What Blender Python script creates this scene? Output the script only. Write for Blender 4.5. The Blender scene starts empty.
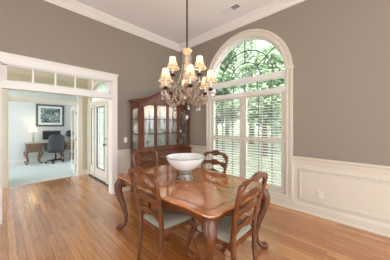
import bpy, bmesh, math, random
from mathutils import Vector, Matrix
random.seed(7)
S = bpy.context.scene
COL = S.collection
PI = math.pi
R = math.radians

# ------------------------------------------------------------------ camera
cam = bpy.data.cameras.new('camera')
cam.sensor_width = 36.0
cam.lens = 185.0 / 390.0 * 36.0
cam.shift_y = -5.0 / 390.0
cam.clip_start = 0.05
cam.clip_end = 300
co = bpy.data.objects.new('camera', cam)
COL.objects.link(co)
TH = R(43.8)
co.location = (-3.482, -3.926, 1.45)
co.rotation_euler = (R(90), 0, TH - PI / 2)
S.camera = co
FW = Vector((math.cos(TH), math.sin(TH), 0))
RT = Vector((math.sin(TH), -math.cos(TH), 0))

# ------------------------------------------------------------------ world, sun, exposure
W = bpy.data.worlds.new('world')
S.world = W
W.use_nodes = True
wn = W.node_tree
bg = wn.nodes['Background']
bg.inputs[0].default_value = (0.95, 0.975, 1.0, 1)
bg.inputs[1].default_value = 1.6
sl = bpy.data.lights.new('sun', 'SUN')
sl.energy = 2.2
sl.angle = R(3)
sl.color = (1, .96, .88)
so = bpy.data.objects.new('sun', sl)
COL.objects.link(so)
so.rotation_euler = (R(33), 0, R(-60))      # high, from behind the camera and over the roof
S.view_settings.view_transform = 'Standard'
S.view_settings.look = 'None'
S.view_settings.gamma = 1
S.view_settings.use_curve_mapping = False
S.view_settings.exposure = 1.55


# ------------------------------------------------------------------ materials
def mat(name, col, rough=.5, metal=0., spec=.5, coat=0., trans=0., emit=None, es=0., bump=None, vary=None, alpha=1., sheen=0., ior=1.45):
    m = bpy.data.materials.new(name)
    m.use_nodes = True
    nt = m.node_tree
    b = nt.nodes['Principled BSDF']
    b.inputs['Base Color'].default_value = (*col, 1)
    b.inputs['Roughness'].default_value = rough
    b.inputs['Metallic'].default_value = metal
    b.inputs['Specular IOR Level'].default_value = spec
    b.inputs['Coat Weight'].default_value = coat
    b.inputs['Coat Roughness'].default_value = .08
    b.inputs['Coat IOR'].default_value = 1.5 if coat < .95 else 1.8
    b.inputs['Transmission Weight'].default_value = trans
    b.inputs['Alpha'].default_value = alpha
    b.inputs['Sheen Weight'].default_value = sheen
    b.inputs['IOR'].default_value = ior
    if emit:
        b.inputs['Emission Color'].default_value = (*emit, 1)
        b.inputs['Emission Strength'].default_value = es
    tc = None
    if vary or bump:
        tc = nt.nodes.new('ShaderNodeTexCoord')
    if vary:
        sc, amt = vary
        n = nt.nodes.new('ShaderNodeTexNoise')
        n.inputs['Scale'].default_value = sc
        n.inputs['Detail'].default_value = 4
        nt.links.new(tc.outputs['Object'], n.inputs['Vector'])
        mx = nt.nodes.new('ShaderNodeMix')
        mx.data_type = 'RGBA'
        nt.links.new(n.outputs['Fac'], mx.inputs[0])
        mx.inputs[6].default_value = (*[c * (1 - amt) for c in col], 1)
        mx.inputs[7].default_value = (*[min(1, c * (1 + amt)) for c in col], 1)
        nt.links.new(mx.outputs[2], b.inputs['Base Color'])
    if bump:
        sc, st = bump
        n = nt.nodes.new('ShaderNodeTexNoise')
        n.inputs['Scale'].default_value = sc
        nt.links.new(tc.outputs['Object'], n.inputs['Vector'])
        bp = nt.nodes.new('ShaderNodeBump')
        bp.inputs['Strength'].default_value = st
        bp.inputs['Distance'].default_value = .01
        nt.links.new(n.outputs['Fac'], bp.inputs['Height'])
        nt.links.new(bp.outputs[0], b.inputs['Normal'])
    return m


def wood(name, dark, light, scale=(3, 3, 30), rough=.3, coat=.3, space='Object'):
    m = mat(name, light, rough, coat=coat)
    nt = m.node_tree
    b = nt.nodes['Principled BSDF']
    tc = nt.nodes.new('ShaderNodeTexCoord')
    mp = nt.nodes.new('ShaderNodeMapping')
    mp.inputs['Scale'].default_value = scale
    n = nt.nodes.new('ShaderNodeTexNoise')
    n.inputs['Scale'].default_value = 1.4
    n.inputs['Detail'].default_value = 7
    n.inputs['Distortion'].default_value = 1.2
    cr = nt.nodes.new('ShaderNodeValToRGB')
    cr.color_ramp.elements[0].position = .3
    cr.color_ramp.elements[0].color = (*dark, 1)
    cr.color_ramp.elements[1].position = .7
    cr.color_ramp.elements[1].color = (*light, 1)
    nt.links.new(tc.outputs[space], mp.inputs[0])
    nt.links.new(mp.outputs[0], n.inputs['Vector'])
    nt.links.new(n.outputs['Fac'], cr.inputs[0])
    nt.links.new(cr.outputs[0], b.inputs['Base Color'])
    return m


def floor_mat():
    m = mat('oak_strip_floor', (.5, .27, .13), .24, coat=1.0)
    nt = m.node_tree
    b = nt.nodes['Principled BSDF']
    b.inputs['Coat Roughness'].default_value = .17
    tc = nt.nodes.new('ShaderNodeTexCoord')
    mp = nt.nodes.new('ShaderNodeMapping')
    mp.inputs['Rotation'].default_value = (0, 0, R(90))
    br = nt.nodes.new('ShaderNodeTexBrick')
    br.offset = .37
    br.offset_frequency = 2
    br.inputs['Color1'].default_value = (0, 0, 0, 1)
    br.inputs['Color2'].default_value = (1, 1, 1, 1)
    br.inputs['Mortar'].default_value = (.5, .5, .5, 1)
    br.inputs['Scale'].default_value = 1
    br.inputs['Brick Width'].default_value = 1.35
    br.inputs['Row Height'].default_value = .070
    br.inputs['Mortar Size'].default_value = .0012
    br.inputs['Mortar Smooth'].default_value = .2
    nt.links.new(tc.outputs['Object'], mp.inputs[0])
    nt.links.new(mp.outputs[0], br.inputs['Vector'])
    cr = nt.nodes.new('ShaderNodeValToRGB')
    e = cr.color_ramp.elements
    e[0].position = 0
    e[0].color = (.42, .150, .036, 1)
    e[1].position = 1
    e[1].color = (.66, .305, .095, 1)
    k = e.new(.5)
    k.color = (.54, .215, .055, 1)
    nt.links.new(br.outputs['Color'], cr.inputs[0])
    # grain along the boards
    mp2 = nt.nodes.new('ShaderNodeMapping')
    mp2.inputs['Scale'].default_value = (26, 1.8, 1)
    nt.links.new(tc.outputs['Object'], mp2.inputs[0])
    n = nt.nodes.new('ShaderNodeTexNoise')
    n.inputs['Scale'].default_value = 1.6
    n.inputs['Detail'].default_value = 6
    n.inputs['Distortion'].default_value = .8
    nt.links.new(mp2.outputs[0], n.inputs['Vector'])
    gr = nt.nodes.new('ShaderNodeValToRGB')
    gr.color_ramp.elements[0].position = .33
    gr.color_ramp.elements[0].color = (.72, .64, .57, 1)
    gr.color_ramp.elements[1].position = .6
    gr.color_ramp.elements[1].color = (1.0, 1.0, 1.0, 1)
    nt.links.new(n.outputs['Fac'], gr.inputs[0])
    mu = nt.nodes.new('ShaderNodeMix')
    mu.data_type = 'RGBA'
    mu.blend_type = 'MULTIPLY'
    mu.inputs[0].default_value = 1
    nt.links.new(cr.outputs[0], mu.inputs[6])
    nt.links.new(gr.outputs[0], mu.inputs[7])
    jm = nt.nodes.new('ShaderNodeMix')
    jm.data_type = 'RGBA'
    nt.links.new(br.outputs['Fac'], jm.inputs[0])
    nt.links.new(mu.outputs[2], jm.inputs[6])
    jm.inputs[7].default_value = (.10, .045, .02, 1)
    nt.links.new(jm.outputs[2], b.inputs['Base Color'])
    bp = nt.nodes.new('ShaderNodeBump')
    bp.inputs['Strength'].default_value = .12
    bp.inputs['Distance'].default_value = .004
    nt.links.new(n.outputs['Fac'], bp.inputs['Height'])
    nt.links.new(bp.outputs[0], b.inputs['Normal'])
    return m


def glass_mat(name, tint=(.97, .99, .98), gloss=.1):
    m = bpy.data.materials.new(name)
    m.use_nodes = True
    nt = m.node_tree
    nt.nodes.remove(nt.nodes['Principled BSDF'])
    o = nt.nodes['Material Output']
    t = nt.nodes.new('ShaderNodeBsdfTransparent')
    t.inputs[0].default_value = (*tint, 1)
    g = nt.nodes.new('ShaderNodeBsdfGlossy')
    g.inputs['Roughness'].default_value = .03
    mx = nt.nodes.new('ShaderNodeMixShader')
    mx.inputs[0].default_value = gloss
    nt.links.new(t.outputs[0], mx.inputs[1])
    nt.links.new(g.outputs[0], mx.inputs[2])
    nt.links.new(mx.outputs[0], o.inputs[0])
    return m


M = dict(
    wall=mat('taupe_paint', (.292, .248, .202), .6, spec=.3, bump=(180, .03)),
    white=mat('white_trim_paint', (.80, .785, .75), .35, spec=.4),
    ivory=mat('shaded_white_trim_paint', (.70, .645, .54), .38, spec=.4),  # white trim with the room's warm shade put into the colour
    shutter=mat('backlit_shutter_paint', (.64, .60, .52), .4, spec=.4),  # shutter frames: shade from the bright window behind is mixed into the colour
    crown=mat('warm_white_crown_paint', (.78, .75, .70), .4, spec=.4),
    cream=mat('cream_trim_paint', (.76, .74, .66), .4, spec=.4),
    ceiling=mat('ceiling_paint', (.86, .85, .85), .8, spec=.2),
    foyer=mat('foyer_beige_paint', (.62, .58, .45), .6, spec=.3),
    office=mat('office_pale_blue_paint', (.69, .725, .715), .6, spec=.3),
    floor=floor_mat(),
    carpet=mat('pale_carpet', (.62, .68, .68), .95, spec=.1, bump=(400, .4), vary=(60, .06)),
    table_top=wood('table_top_wood', (.36, .105, .022), (.62, .235, .058), (9, 2.2, 3), .13, 1.0),
    table=wood('table_wood', (.065, .020, .007), (.18, .058, .017), (10, 10, 3), .28, .4),
    chair=wood('chair_wood', (.075, .022, .007), (.20, .064, .018), (12, 12, 4), .28, .4),
    hutch=wood('cabinet_wood', (.075, .021, .007), (.17, .050, .016), (10, 10, 2.5), .3, .2),
    seat=mat('seat_linen', (.33, .305, .24), .9, spec=.2, bump=(300, .3), vary=(20, .06)),
    glass=glass_mat('window_glass', (.98, 1, .99), .05),
    cab_glass=glass_mat('cabinet_glass', (.97, .98, .97), .12),
    seeded=glass_mat('decorative_door_glass', (.86, .92, .92), .15),
    lead=mat('grey_leading', (.24, .26, .27), .4, .5),
    mirror=mat('mirror_back', (.74, .73, .69), .35, .45),
    porcelain=mat('white_porcelain', (.85, .85, .83), .15, coat=.5),
    teal_glass=mat('blue_green_glass', (.45, .62, .64), .08, trans=.6),
    bowl=mat('frosted_white_glass', (.80, .83, .84), .18, coat=.4),
    pewter=mat('aged_pewter', (.33, .31, .27), .35, .85, vary=(30, .3)),
    bronze=mat('dark_bronze', (.045, .030, .022), .35, .7),
    silver=mat('antique_silver_gold', (.42, .33, .25), .3, .75, vary=(30, .85)),
    amber=mat('amber_glass', (.80, .50, .28), .12, coat=.5, vary=(30, .2)),
    shadeband=mat('shade_trim_cream', (.92, .87, .76), .8),
    shaderib=mat('shade_rib_tan', (.36, .24, .13), .8),
    crystal=mat('cut_crystal', (.93, .94, .95), .03, trans=.75, coat=.6, ior=1.5),
    bulb=mat('lit_bulb', (1, .9, .7), .4, emit=(1, .78, .48), es=6),
    bulb_soft=mat('soft_lit_bulb', (1, .9, .75), .4, emit=(1, .85, .62), es=2),
    brass=mat('brass_knob', (.55, .38, .15), .3, 1.),
    nickel=mat('dark_nickel', (.13, .13, .13), .35, .9),
    plastic=mat('ivory_plastic', (.80, .77, .68), .4),
    slot=mat('dark_slot', (.02, .02, .02), .6),
    black=mat('black_plastic', (.018, .018, .02), .4),
    leather=mat('charcoal_leather', (.055, .058, .064), .45, bump=(90, .15)),
    desk=wood('desk_wood', (.12, .065, .035), (.26, .145, .075), (6, 6, 14), .35, .2),
    desklt=wood('desk_oak_top', (.30, .25, .19), (.46, .39, .31), (5, 14, 4), .3, .3),
    frame=mat('dark_green_grey_frame', (.12, .13, .12), .4, .3, vary=(40, .4)),
    mat_board=mat('white_mat_board', (.82, .83, .82), .8),
    screen=mat('monitor_screen', (.03, .032, .036), .12),
    globe=mat('globe_blue', (.03, .04, .07), .25, vary=(6, .6)),
    ventw=mat('vent_white', (.76, .76, .76), .5),
    grass=mat('lawn_grass', (.13, .165, .10), .9, vary=(1.5, .25), bump=(60, .5)),
    bark=mat('tree_bark', (.11, .085, .06), .9, bump=(30, .6)),
    concrete=mat('porch_concrete', (.55, .54, .51), .8, vary=(5, .08)),
)
for nm, c in (('leaf', (.30, .42, .26)), ('leaf_dark', (.20, .29, .18)), ('leaf_pale', (.42, .51, .38))):
    M[nm] = mat(nm + '_green', c, .6, vary=(.8, .3))


def frosted(name):
    m = glass_mat(name, (.9, .95, .95), .12)
    nt = m.node_tree
    o = nt.nodes['Material Output']
    old = o.inputs[0].links[0].from_socket
    t = nt.nodes.new('ShaderNodeBsdfTranslucent')
    t.inputs[0].default_value = (.86, .92, .93, 1)
    mx = nt.nodes.new('ShaderNodeMixShader')
    mx.inputs[0].default_value = .6
    nt.links.new(old, mx.inputs[1])
    nt.links.new(t.outputs[0], mx.inputs[2])
    nt.links.new(mx.outputs[0], o.inputs[0])
    return m


M['seeded'] = frosted('frosted_door_glass')


def shade_mat():
    m = bpy.data.materials.new('pleated_cream_shade')
    m.use_nodes = True
    nt = m.node_tree
    nt.nodes.remove(nt.nodes['Principled BSDF'])
    o = nt.nodes['Material Output']
    d = nt.nodes.new('ShaderNodeBsdfDiffuse')
    d.inputs[0].default_value = (.64, .55, .42, 1)
    t = nt.nodes.new('ShaderNodeBsdfTranslucent')
    t.inputs[0].default_value = (.82, .71, .54, 1)
    mx = nt.nodes.new('ShaderNodeMixShader')
    mx.inputs[0].default_value = .5
    nt.links.new(d.outputs[0], mx.inputs[1])
    nt.links.new(t.outputs[0], mx.inputs[2])
    nt.links.new(mx.outputs[0], o.inputs[0])
    return m


M['shade'] = shade_mat()


def art_mat():
    m = mat('framed_print', (.4, .45, .45), .5)
    nt = m.node_tree
    b = nt.nodes['Principled BSDF']
    tc = nt.nodes.new('ShaderNodeTexCoord')
    n = nt.nodes.new('ShaderNodeTexNoise')
    n.inputs['Scale'].default_value = 7
    n.inputs['Detail'].default_value = 5
    n.inputs['Distortion'].default_value = 1.5
    cr = nt.nodes.new('ShaderNodeValToRGB')
    e = cr.color_ramp.elements
    e[0].position = .36
    e[0].color = (.025, .035, .04, 1)
    e[1].position = .66
    e[1].color = (.62, .68, .70, 1)
    k = e.new(.47)
    k.color = (.12, .20, .17, 1)
    k = e.new(.56)
    k.color = (.30, .36, .40, 1)
    nt.links.new(tc.outputs['Object'], n.inputs['Vector'])
    nt.links.new(n.outputs['Fac'], cr.inputs[0])
    nt.links.new(cr.outputs[0], b.inputs['Base Color'])
    return m


M['art'] = art_mat()


# ------------------------------------------------------------------ mesh helpers
class MB:
    def __init__(s):
        s.v = []
        s.f = []
        s.sm = []

    def add(s, vs, fs, smooth=False):
        k = len(s.v)
        s.v += [tuple(v) for v in vs]
        s.f += [tuple(i + k for i in f) for f in fs]
        s.sm += [smooth] * len(fs)
        return s

    def box(s, a, b):
        x0, y0, z0 = [min(a[i], b[i]) for i in range(3)]
        x1, y1, z1 = [max(a[i], b[i]) for i in range(3)]
        return s.add([(x0, y0, z0), (x1, y0, z0), (x1, y1, z0), (x0, y1, z0), (x0, y0, z1), (x1, y0, z1), (x1, y1, z1), (x0, y1, z1)],
                     [(0, 3, 2, 1), (4, 5, 6, 7), (0, 1, 5, 4), (1, 2, 6, 5), (2, 3, 7, 6), (3, 0, 4, 7)])

    def prism(s, poly, d, smooth=False):
        """poly: 3-D points of a flat outline; d: extrusion vector"""
        n = len(poly)
        p = [Vector(q) for q in poly]
        d = Vector(d)
        vs = p + [q + d for q in p]
        fs = [tuple(range(n - 1, -1, -1)), tuple(range(n, 2 * n))]
        s.add(vs, fs)
        k = len(s.v) - 2 * n
        for i in range(n):
            j = (i + 1) % n
            s.f.append((k + i, k + j, k + n + j, k + n + i))
            s.sm.append(smooth)
        return s

    def strip(s, top, bot, d):
        """solid band between two polylines (same length) thickened by d"""
        d = Vector(d)
        n = len(top)
        vs = [Vector(p) for p in top] + [Vector(p) for p in bot]
        vs += [v + d for v in vs]
        fs = []
        for i in range(n - 1):
            fs.append((i, i + 1, n + i + 1, n + i))
            fs.append((2 * n + i + 1, 2 * n + i, 3 * n + i, 3 * n + i + 1))
            fs.append((i + 1, i, 2 * n + i, 2 * n + i + 1))
            fs.append((n + i, n + i + 1, 3 * n + i + 1, 3 * n + i))
        fs.append((0, n, 3 * n, 2 * n))
        fs.append((n - 1, 3 * n - 1, 4 * n - 1, 2 * n - 1))
        return s.add(vs, fs)

    def tube(s, pts, rad, seg=10, flat=1., up=None, cap=True):
        pts = [Vector(p) for p in pts]
        if not isinstance(rad, (list, tuple)):
            rad = [rad] * len(pts)
        n = len(pts)
        vs = []
        pu = None
        for i, p in enumerate(pts):
            t = (pts[min(i + 1, n - 1)] - pts[max(i - 1, 0)])
            t = t.normalized() if t.length > 1e-9 else Vector((0, 0, 1))
            if pu is None:
                u = Vector(up) if up else (Vector((0, 0, 1)) if abs(t.z) < .9 else Vector((1, 0, 0)))
            else:
                u = pu
            u = (u - t * u.dot(t))
            u = u.normalized() if u.length > 1e-6 else t.orthogonal().normalized()
            pu = u
            w = t.cross(u)
            for k in range(seg):
                a = 2 * PI * k / seg
                vs.append(p + u * (rad[i] * math.cos(a)) + w * (rad[i] * flat * math.sin(a)))
        fs = []
        for i in range(n - 1):
            for k in range(seg):
                j = (k + 1) % seg
                fs.append((i * seg + k, i * seg + j, (i + 1) * seg + j, (i + 1) * seg + k))
        s.add(vs, fs, True)
        if cap:
            k0 = len(s.v) - n * seg
            s.f.append(tuple(k0 + i for i in range(seg - 1, -1, -1)))
            s.sm.append(False)
            s.f.append(tuple(k0 + (n - 1) * seg + i for i in range(seg)))
            s.sm.append(False)
        return s

    def lathe(s, prof, c=(0, 0, 0), seg=24, scal=0., nsc=8, close=False):
        """prof: (radius, z) list, around a vertical axis at c"""
        vs = []
        n = len(prof)
        for r, z in prof:
            for k in range(seg):
                a = 2 * PI * k / seg
                rr = r * (1 + scal * math.cos(nsc * a))
                vs.append((c[0] + rr * math.cos(a), c[1] + rr * math.sin(a), c[2] + z))
        fs = []
        for i in range(n - 1 + (1 if close else 0)):
            ii = (i + 1) % n
            for k in range(seg):
                j = (k + 1) % seg
                fs.append((i * seg + k, i * seg + j, ii * seg + j, ii * seg + k))
        return s.add(vs, fs, True)

    def ball(s, c, r, seg=12, sc=(1, 1, 1)):
        vs = [(c[0], c[1], c[2] - r * sc[2])]
        rings = seg // 2
        for i in range(1, rings):
            ph = -PI / 2 + PI * i / rings
            for k in range(seg):
                a = 2 * PI * k / seg
                vs.append((c[0] + r * sc[0] * math.cos(ph) * math.cos(a), c[1] + r * sc[1] * math.cos(ph) * math.sin(a), c[2] + r * sc[2] * math.sin(ph)))
        vs.append((c[0], c[1], c[2] + r * sc[2]))
        fs = []
        for k in range(seg):
            j = (k + 1) % seg
            fs.append((0, 1 + j, 1 + k))
            for i in range(rings - 2):
                fs.append((1 + i * seg + k, 1 + i * seg + j, 1 + (i + 1) * seg + j, 1 + (i + 1) * seg + k))
            fs.append((len(vs) - 1, 1 + (rings - 2) * seg + k, 1 + (rings - 2) * seg + j))
        return s.add(vs, fs, True)

    def build(s, name, m, parent=None, bevel=0., loc=None):
        me = bpy.data.meshes.new(name)
        me.from_pydata(s.v, [], s.f)
        me.polygons.foreach_set('use_smooth', s.sm)
        me.update()
        bm = bmesh.new()
        bm.from_mesh(me)
        bmesh.ops.recalc_face_normals(bm, faces=bm.faces)
        bm.to_mesh(me)
        bm.free()
        me.materials.append(m)
        o = bpy.data.objects.new(name, me)
        COL.objects.link(o)
        if parent:
            o.parent = parent
        if loc:
            o.location = loc
        if bevel:
            b = o.modifiers.new('bevel', 'BEVEL')
            b.width = bevel
            b.segments = 2
            b.limit_method = 'ANGLE'
            b.angle_limit = R(40)
        return o


def bx(a, b):
    return MB().box(a, b)


def tag(o, label, cat, group=None):
    o['label'] = label
    o['category'] = cat
    if group:
        o['group'] = group
    return o


def thing(name, label, cat, loc=(0, 0, 0), rz=0, group=None):
    o = bpy.data.objects.new(name, None)
    COL.objects.link(o)
    o.location = loc
    o.rotation_euler = (0, 0, rz)
    o.empty_display_size = .1
    return tag(o, label, cat, group)


def struct(o):
    o['kind'] = 'structure'
    return o


def dup(o, parent=None):
    c = o.copy()
    COL.objects.link(c)
    if parent:
        c.parent = parent
    for ch in list(o.children):
        dup(ch, c)
    return c


def arc(c, r, a0, a1, n, x):
    """points of an arc in the plane of the window wall (y decreasing with cos)"""
    return [(x, c[0] - r * math.cos(a0 + (a1 - a0) * i / n), c[1] + r * math.sin(a0 + (a1 - a0) * i / n)) for i in range(n + 1)]


# ------------------------------------------------------------------ room shell
HC = 3.66
XL, YB = -6.5, -7.0
struct(bx((XL, YB, -.1), (0, 2.19, 0)).build('floor', M['floor']))
struct(bx((XL, 2.19, -.1), (-.9, 6, .008)).build('floor_carpet', M['carpet']))
struct(bx((XL, YB, HC), (.15, .14, HC + .1)).build('ceiling', M['ceiling']))
struct(bx((XL, .14, HC), (-1.56, 2.35, HC + .1)).build('ceiling_foyer', M['ceiling']))
struct(bx((XL, 2.35, 2.75), (-.9, 6, 2.85)).build('ceiling_office', M['ceiling']))

# wall with the wide cased opening (plane y=0, thickness towards +y)
OX0, OX1, OZ = -3.50, -1.88, 2.375
w = MB()
w.box((OX1, 0, 0), (0, .14, HC)).box((OX0, 0, OZ), (OX1, .14, HC)).box((XL, 0, 0), (OX0, .14, HC))
struct(w.build('wall_left', M['wall']))
# foyer-side skin of the same wall
w = MB()
w.box((OX0, .14, OZ), (OX1, .15, HC)).box((XL, .14, 0), (OX0, .15, HC)).box((OX1, .14, 0), (-1.72, .15, HC))
struct(w.build('wall_foyer_near', M['foyer']))

# window wall (plane x=0) with the arched hole
WC, WZ, WR = -1.965, 2.42, .875           # centre, spring line, hole radius
HB = .20
w = MB()
TW = .16
y_l, y_r = WC + WR, WC - WR               # left edge nearer the corner
w.box((0, y_l, 0), (TW, .14, HC)).box((0, YB, 0), (TW, y_r, HC)).box((0, y_r, 0), (TW, y_l, HB))
n = 40
for i in range(n):
    a0, a1 = PI * i / n, PI * (i + 1) / n
    p0 = (WC + WR * math.cos(a0), WZ + WR * math.sin(a0))
    p1 = (WC + WR * math.cos(a1), WZ + WR * math.sin(a1))
    w.prism([(0, p0[0], p0[1]), (0, p1[0], p1[1]), (0, p1[0], HC), (0, p0[0], HC)], (TW, 0, 0))
struct(w.build('wall_right', M['wall']))

# unseen walls added behind the camera to cut frontal fill, openings sized for the daylight
def pierced(name, axis, at, lo, hi, holes, th=.15):
    b_ = MB()

    def bb(s0, s1, z0, z1):
        if axis == 'x':
            b_.box((at, s0, z0), (at - th, s1, z1))
        else:
            b_.box((s0, at, z0), (s1, at - th, z1))
    c0 = lo
    for s0, s1, z0, z1 in holes:
        bb(c0, s0, 0, HC)
        if z0 > 0:
            bb(s0, s1, 0, z0)
        bb(s0, s1, z1, HC)
        c0 = s1
    bb(c0, hi, 0, HC)
    struct(b_.build(name, M['wall']))


pierced('wall_opposite_added', 'x', XL, YB, 0, [(-6.3, -4.6, .5, 2.6), (-2.8, -1.0, 0, 2.6)])
pierced('wall_back_added', 'y', YB, XL - .15, .16, [(-6.3, -3.4, 0, 3.4), (-3.1, -.3, 0, 3.4)])

# crown moulding: profile swept along both walls, mitred at the corner
CP = [(0, 0), (0.012, 0), (.014, .022), (.03, .03), (.042, .055), (.075, .09), (.085, .10), (.088, .118), (.105, .122), (.108, .147), (0, .147)]


def crown_x(x0, x1, name):
    vs, fs = [], []
    for x, sgn in ((x0, 0), (x1, 1)):
        for d, z in CP:
            vs.append((x - (d if sgn else 0), -d, HC - .147 + z))
    n = len(CP)
    for i in range(n):
        j = (i + 1) % n
        fs.append((i, j, n + j, n + i))
    return MB().add(vs, fs).build(name, M['crown'])


def crown_y(y0, y1, name):
    vs, fs = [], []
    for y, sgn in ((y0, 1), (y1, 0)):
        for d, z in CP:
            vs.append((-d, y - (d if sgn else 0), HC - .147 + z))
    n = len(CP)
    for i in range(n):
        j = (i + 1) % n
        fs.append((i, j, n + j, n + i))
    return MB().add(vs, fs).build(name, M['crown'])


struct(crown_x(XL, 0, 'trim_crown_left'))
struct(crown_y(0, YB, 'trim_crown_right'))


# ---- wainscot: dado rail, panel moulding, baseboard, field
def sweep_wall(axis, s0, s1, prof, mb):
    """prof (depth, z) closed outline; axis 'x' runs along y=0 wall, 'y' along x=0 wall"""
    pts = [((s0, -d, z) if axis == 'x' else (-d, s0, z)) for d, z in prof]
    dv = (s1 - s0, 0, 0) if axis == 'x' else (0, s1 - s0, 0)
    mb.prism(pts, dv)


DADO = [(.003, .80), (.014, .805), (.016, .835), (.022, .845), (.022, .865), (.034, .885), (.046, .893), (.046, .915), (.003, .918)]
BASE = [(.003, 0), (.028, 0), (.028, .02), (.018, .028), (.018, .115), (.014, .128), (.008, .145), (.003, .15)]


def panel(axis, s0, s1, z0, z1, mb, d=.020, wd=.032):
    def P(s, dep, z):
        return (s, -dep, z) if axis == 'x' else (-dep, s, z)
    for (a0, b0, a1, b1) in ((s0, z0, s1, z0 + wd), (s0, z1 - wd, s1, z1), (s0, z0 + wd, s0 + wd * (1 if s1 > s0 else -1), z1 - wd), (s1, z0 + wd, s1 - wd * (1 if s1 > s0 else -1), z1 - wd)):
        mb.box(P(a0, .003, b0), P(a1, d * .55, b1))
    sg = 1 if s1 > s0 else -1
    for (a0, b0, a1, b1) in ((s0, z0, s1, z0 + .012), (s0, z1 - .012, s1, z1), (s0, z0, s0 + .012 * sg, z1), (s1, z0, s1 - .012 * sg, z1)):
        mb.box(P(a0, .003, b0), P(a1, d, b1))


CX0 = WC + .97     # casing outer, left
CX1 = WC - .97
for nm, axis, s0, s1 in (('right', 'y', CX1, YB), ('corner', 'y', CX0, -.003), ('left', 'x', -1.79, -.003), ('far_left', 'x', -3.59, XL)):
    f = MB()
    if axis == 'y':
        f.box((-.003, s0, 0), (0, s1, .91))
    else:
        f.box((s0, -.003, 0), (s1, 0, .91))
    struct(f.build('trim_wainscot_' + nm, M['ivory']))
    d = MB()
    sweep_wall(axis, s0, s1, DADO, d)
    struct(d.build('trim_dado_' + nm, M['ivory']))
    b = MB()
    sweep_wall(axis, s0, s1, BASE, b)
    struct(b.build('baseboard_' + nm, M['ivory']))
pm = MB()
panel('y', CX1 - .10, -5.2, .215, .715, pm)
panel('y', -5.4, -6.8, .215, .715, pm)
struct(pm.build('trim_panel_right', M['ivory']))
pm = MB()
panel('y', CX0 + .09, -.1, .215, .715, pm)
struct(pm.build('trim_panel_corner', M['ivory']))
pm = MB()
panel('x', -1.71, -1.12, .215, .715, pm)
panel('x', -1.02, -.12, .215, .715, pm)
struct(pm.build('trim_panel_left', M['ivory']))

# ---- window casing (stands proud of the wall), transom bars, muntins, glass
win = bpy.data.objects.new('window_1', None)
COL.objects.link(win)
struct(win)
c = MB()


def casing_ring(r0, r1, d0, d1, n=44):
    """half ring plus two straight legs, from depth d0 to d1 in -x"""
    vs, fs = [], []
    path = []
    path.append((1, 0, HB - WZ))
    for i in range(n + 1):
        a = PI * i / n
        path.append((math.cos(a), math.sin(a), 0))
    path.append((-1, 0, HB - WZ))
    for (cx_, sz, off) in path:
        for r, d in ((r0, d0), (r1, d0), (r1, d1), (r0, d1)):
            vs.append((d, WC + r * cx_, WZ + r * sz + off))
    m = len(path)
    for i in range(m - 1):
        for k in range(4):
            j = (k + 1) % 4
            fs.append((i * 4 + k, i * 4 + j, (i + 1) * 4 + j, (i + 1) * 4 + k))
    fs.append((0, 1, 2, 3))
    fs.append(tuple((m - 1) * 4 + k for k in (3, 2, 1, 0)))
    return vs, fs


c.add(*casing_ring(.86, .97, 0, -.016))
c.add(*casing_ring(.935, .97, -.016, -.034))
c.add(*casing_ring(.86, .885, -.016, -.024))
for sg in (1, -1):      # small plinth blocks where the arch springs
    c.box((-.04, WC + sg * .855, WZ + .01), (0, WC + sg * .985, WZ + .06))
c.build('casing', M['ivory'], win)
# deep jamb
j = MB()
j.add(*casing_ring(.845, .878, 0.0, TW))
j.box((0, WC - .86, HB), (TW, WC + .86, HB + .012))
j.build('jamb', M['white'], win)
GX = .10
fr = MB()
fr.add(*casing_ring(.81, .846, GX - .03, GX + .03))
fr.box((-.012, WC - .86, 2.32), (GX + .03, WC + .86, 2.345)).box((.01, WC - .86, 2.345), (GX + .03, WC + .86, WZ + .01))
fr.box((-.02, WC - .86, 2.085), (GX + .03, WC + .86, 2.13)).box((.0, WC - .86, 2.05), (GX + .03, WC + .86, 2.09))
fr.box((GX - .03, WC - .04, HB), (GX + .03, WC + .04, 2.06))
fr.box((GX - .03, WC - .84, HB), (GX + .03, WC + .84, HB + .09))
fr.box((GX - .02, WC - .84, 1.13), (GX + .02, WC + .84, 1.18))
fr.build('window_frame', M['white'], win)
mu = MB()
mw = .012
for rr in (.35, .60):
    a_ = [(GX, WC + rr * math.cos(PI * i / 28), WZ + .0 + rr * math.sin(PI * i / 28)) for i in range(29)]
    mu.tube(a_, mw, 6)
for deg in (40, 90, 140):
    a_ = R(deg)
    mu.tube([(GX, WC + q * math.cos(a_), WZ + q * math.sin(a_)) for q in (.35, .82)], mw, 6)
for i in range(1, 6):
    yy = WC - .84 + 1.68 * i / 6
    mu.box((GX - .012, yy - .009, 2.12), (GX + .012, yy + .009, 2.33))
for sg in (-1, 1):
    for q in (1, 2):
        yy = WC + sg * (.04 + .80 * q / 3)
        mu.box((GX - .012, yy - .010, HB + .05), (GX + .012, yy + .010, 2.06))
    for zz in (.72, 1.64):
        mu.box((GX - .012, WC + sg * .04, zz - .009), (GX + .012, WC + sg * .84, zz + .009))
mu.build('muntins', mat('backlit_grille', (.10, .105, .11), .4), win)  # bars coloured dark to carry the backlit shade against the sky
g = MB()
pts = [(GX + .004, WC + .82 * math.cos(PI * i / 40), WZ + .82 * math.sin(PI * i / 40)) for i in range(41)]
g.prism(pts, (.004, 0, 0))
g.box((GX + .004, WC - .84, HB + .05), (GX + .008, WC + .84, 2.33))
g.build('glass', M['glass'], win)
# stool and apron below the window
s_ = MB()
s_.box((-.03, CX1 - .01, .165), (0, CX0 + .01, HB))
s_.box((-.022, CX1 - .03, 0), (0, CX0 + .03, .165))
s_.box((-.032, CX1 - .03, 0), (0, CX0 + .03, .02))
s_.box((-.04, CX1 - .03, .115), (0, CX0 + .03, .135))
struct(s_.build('trim_window_apron', M['ivory']))

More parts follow.
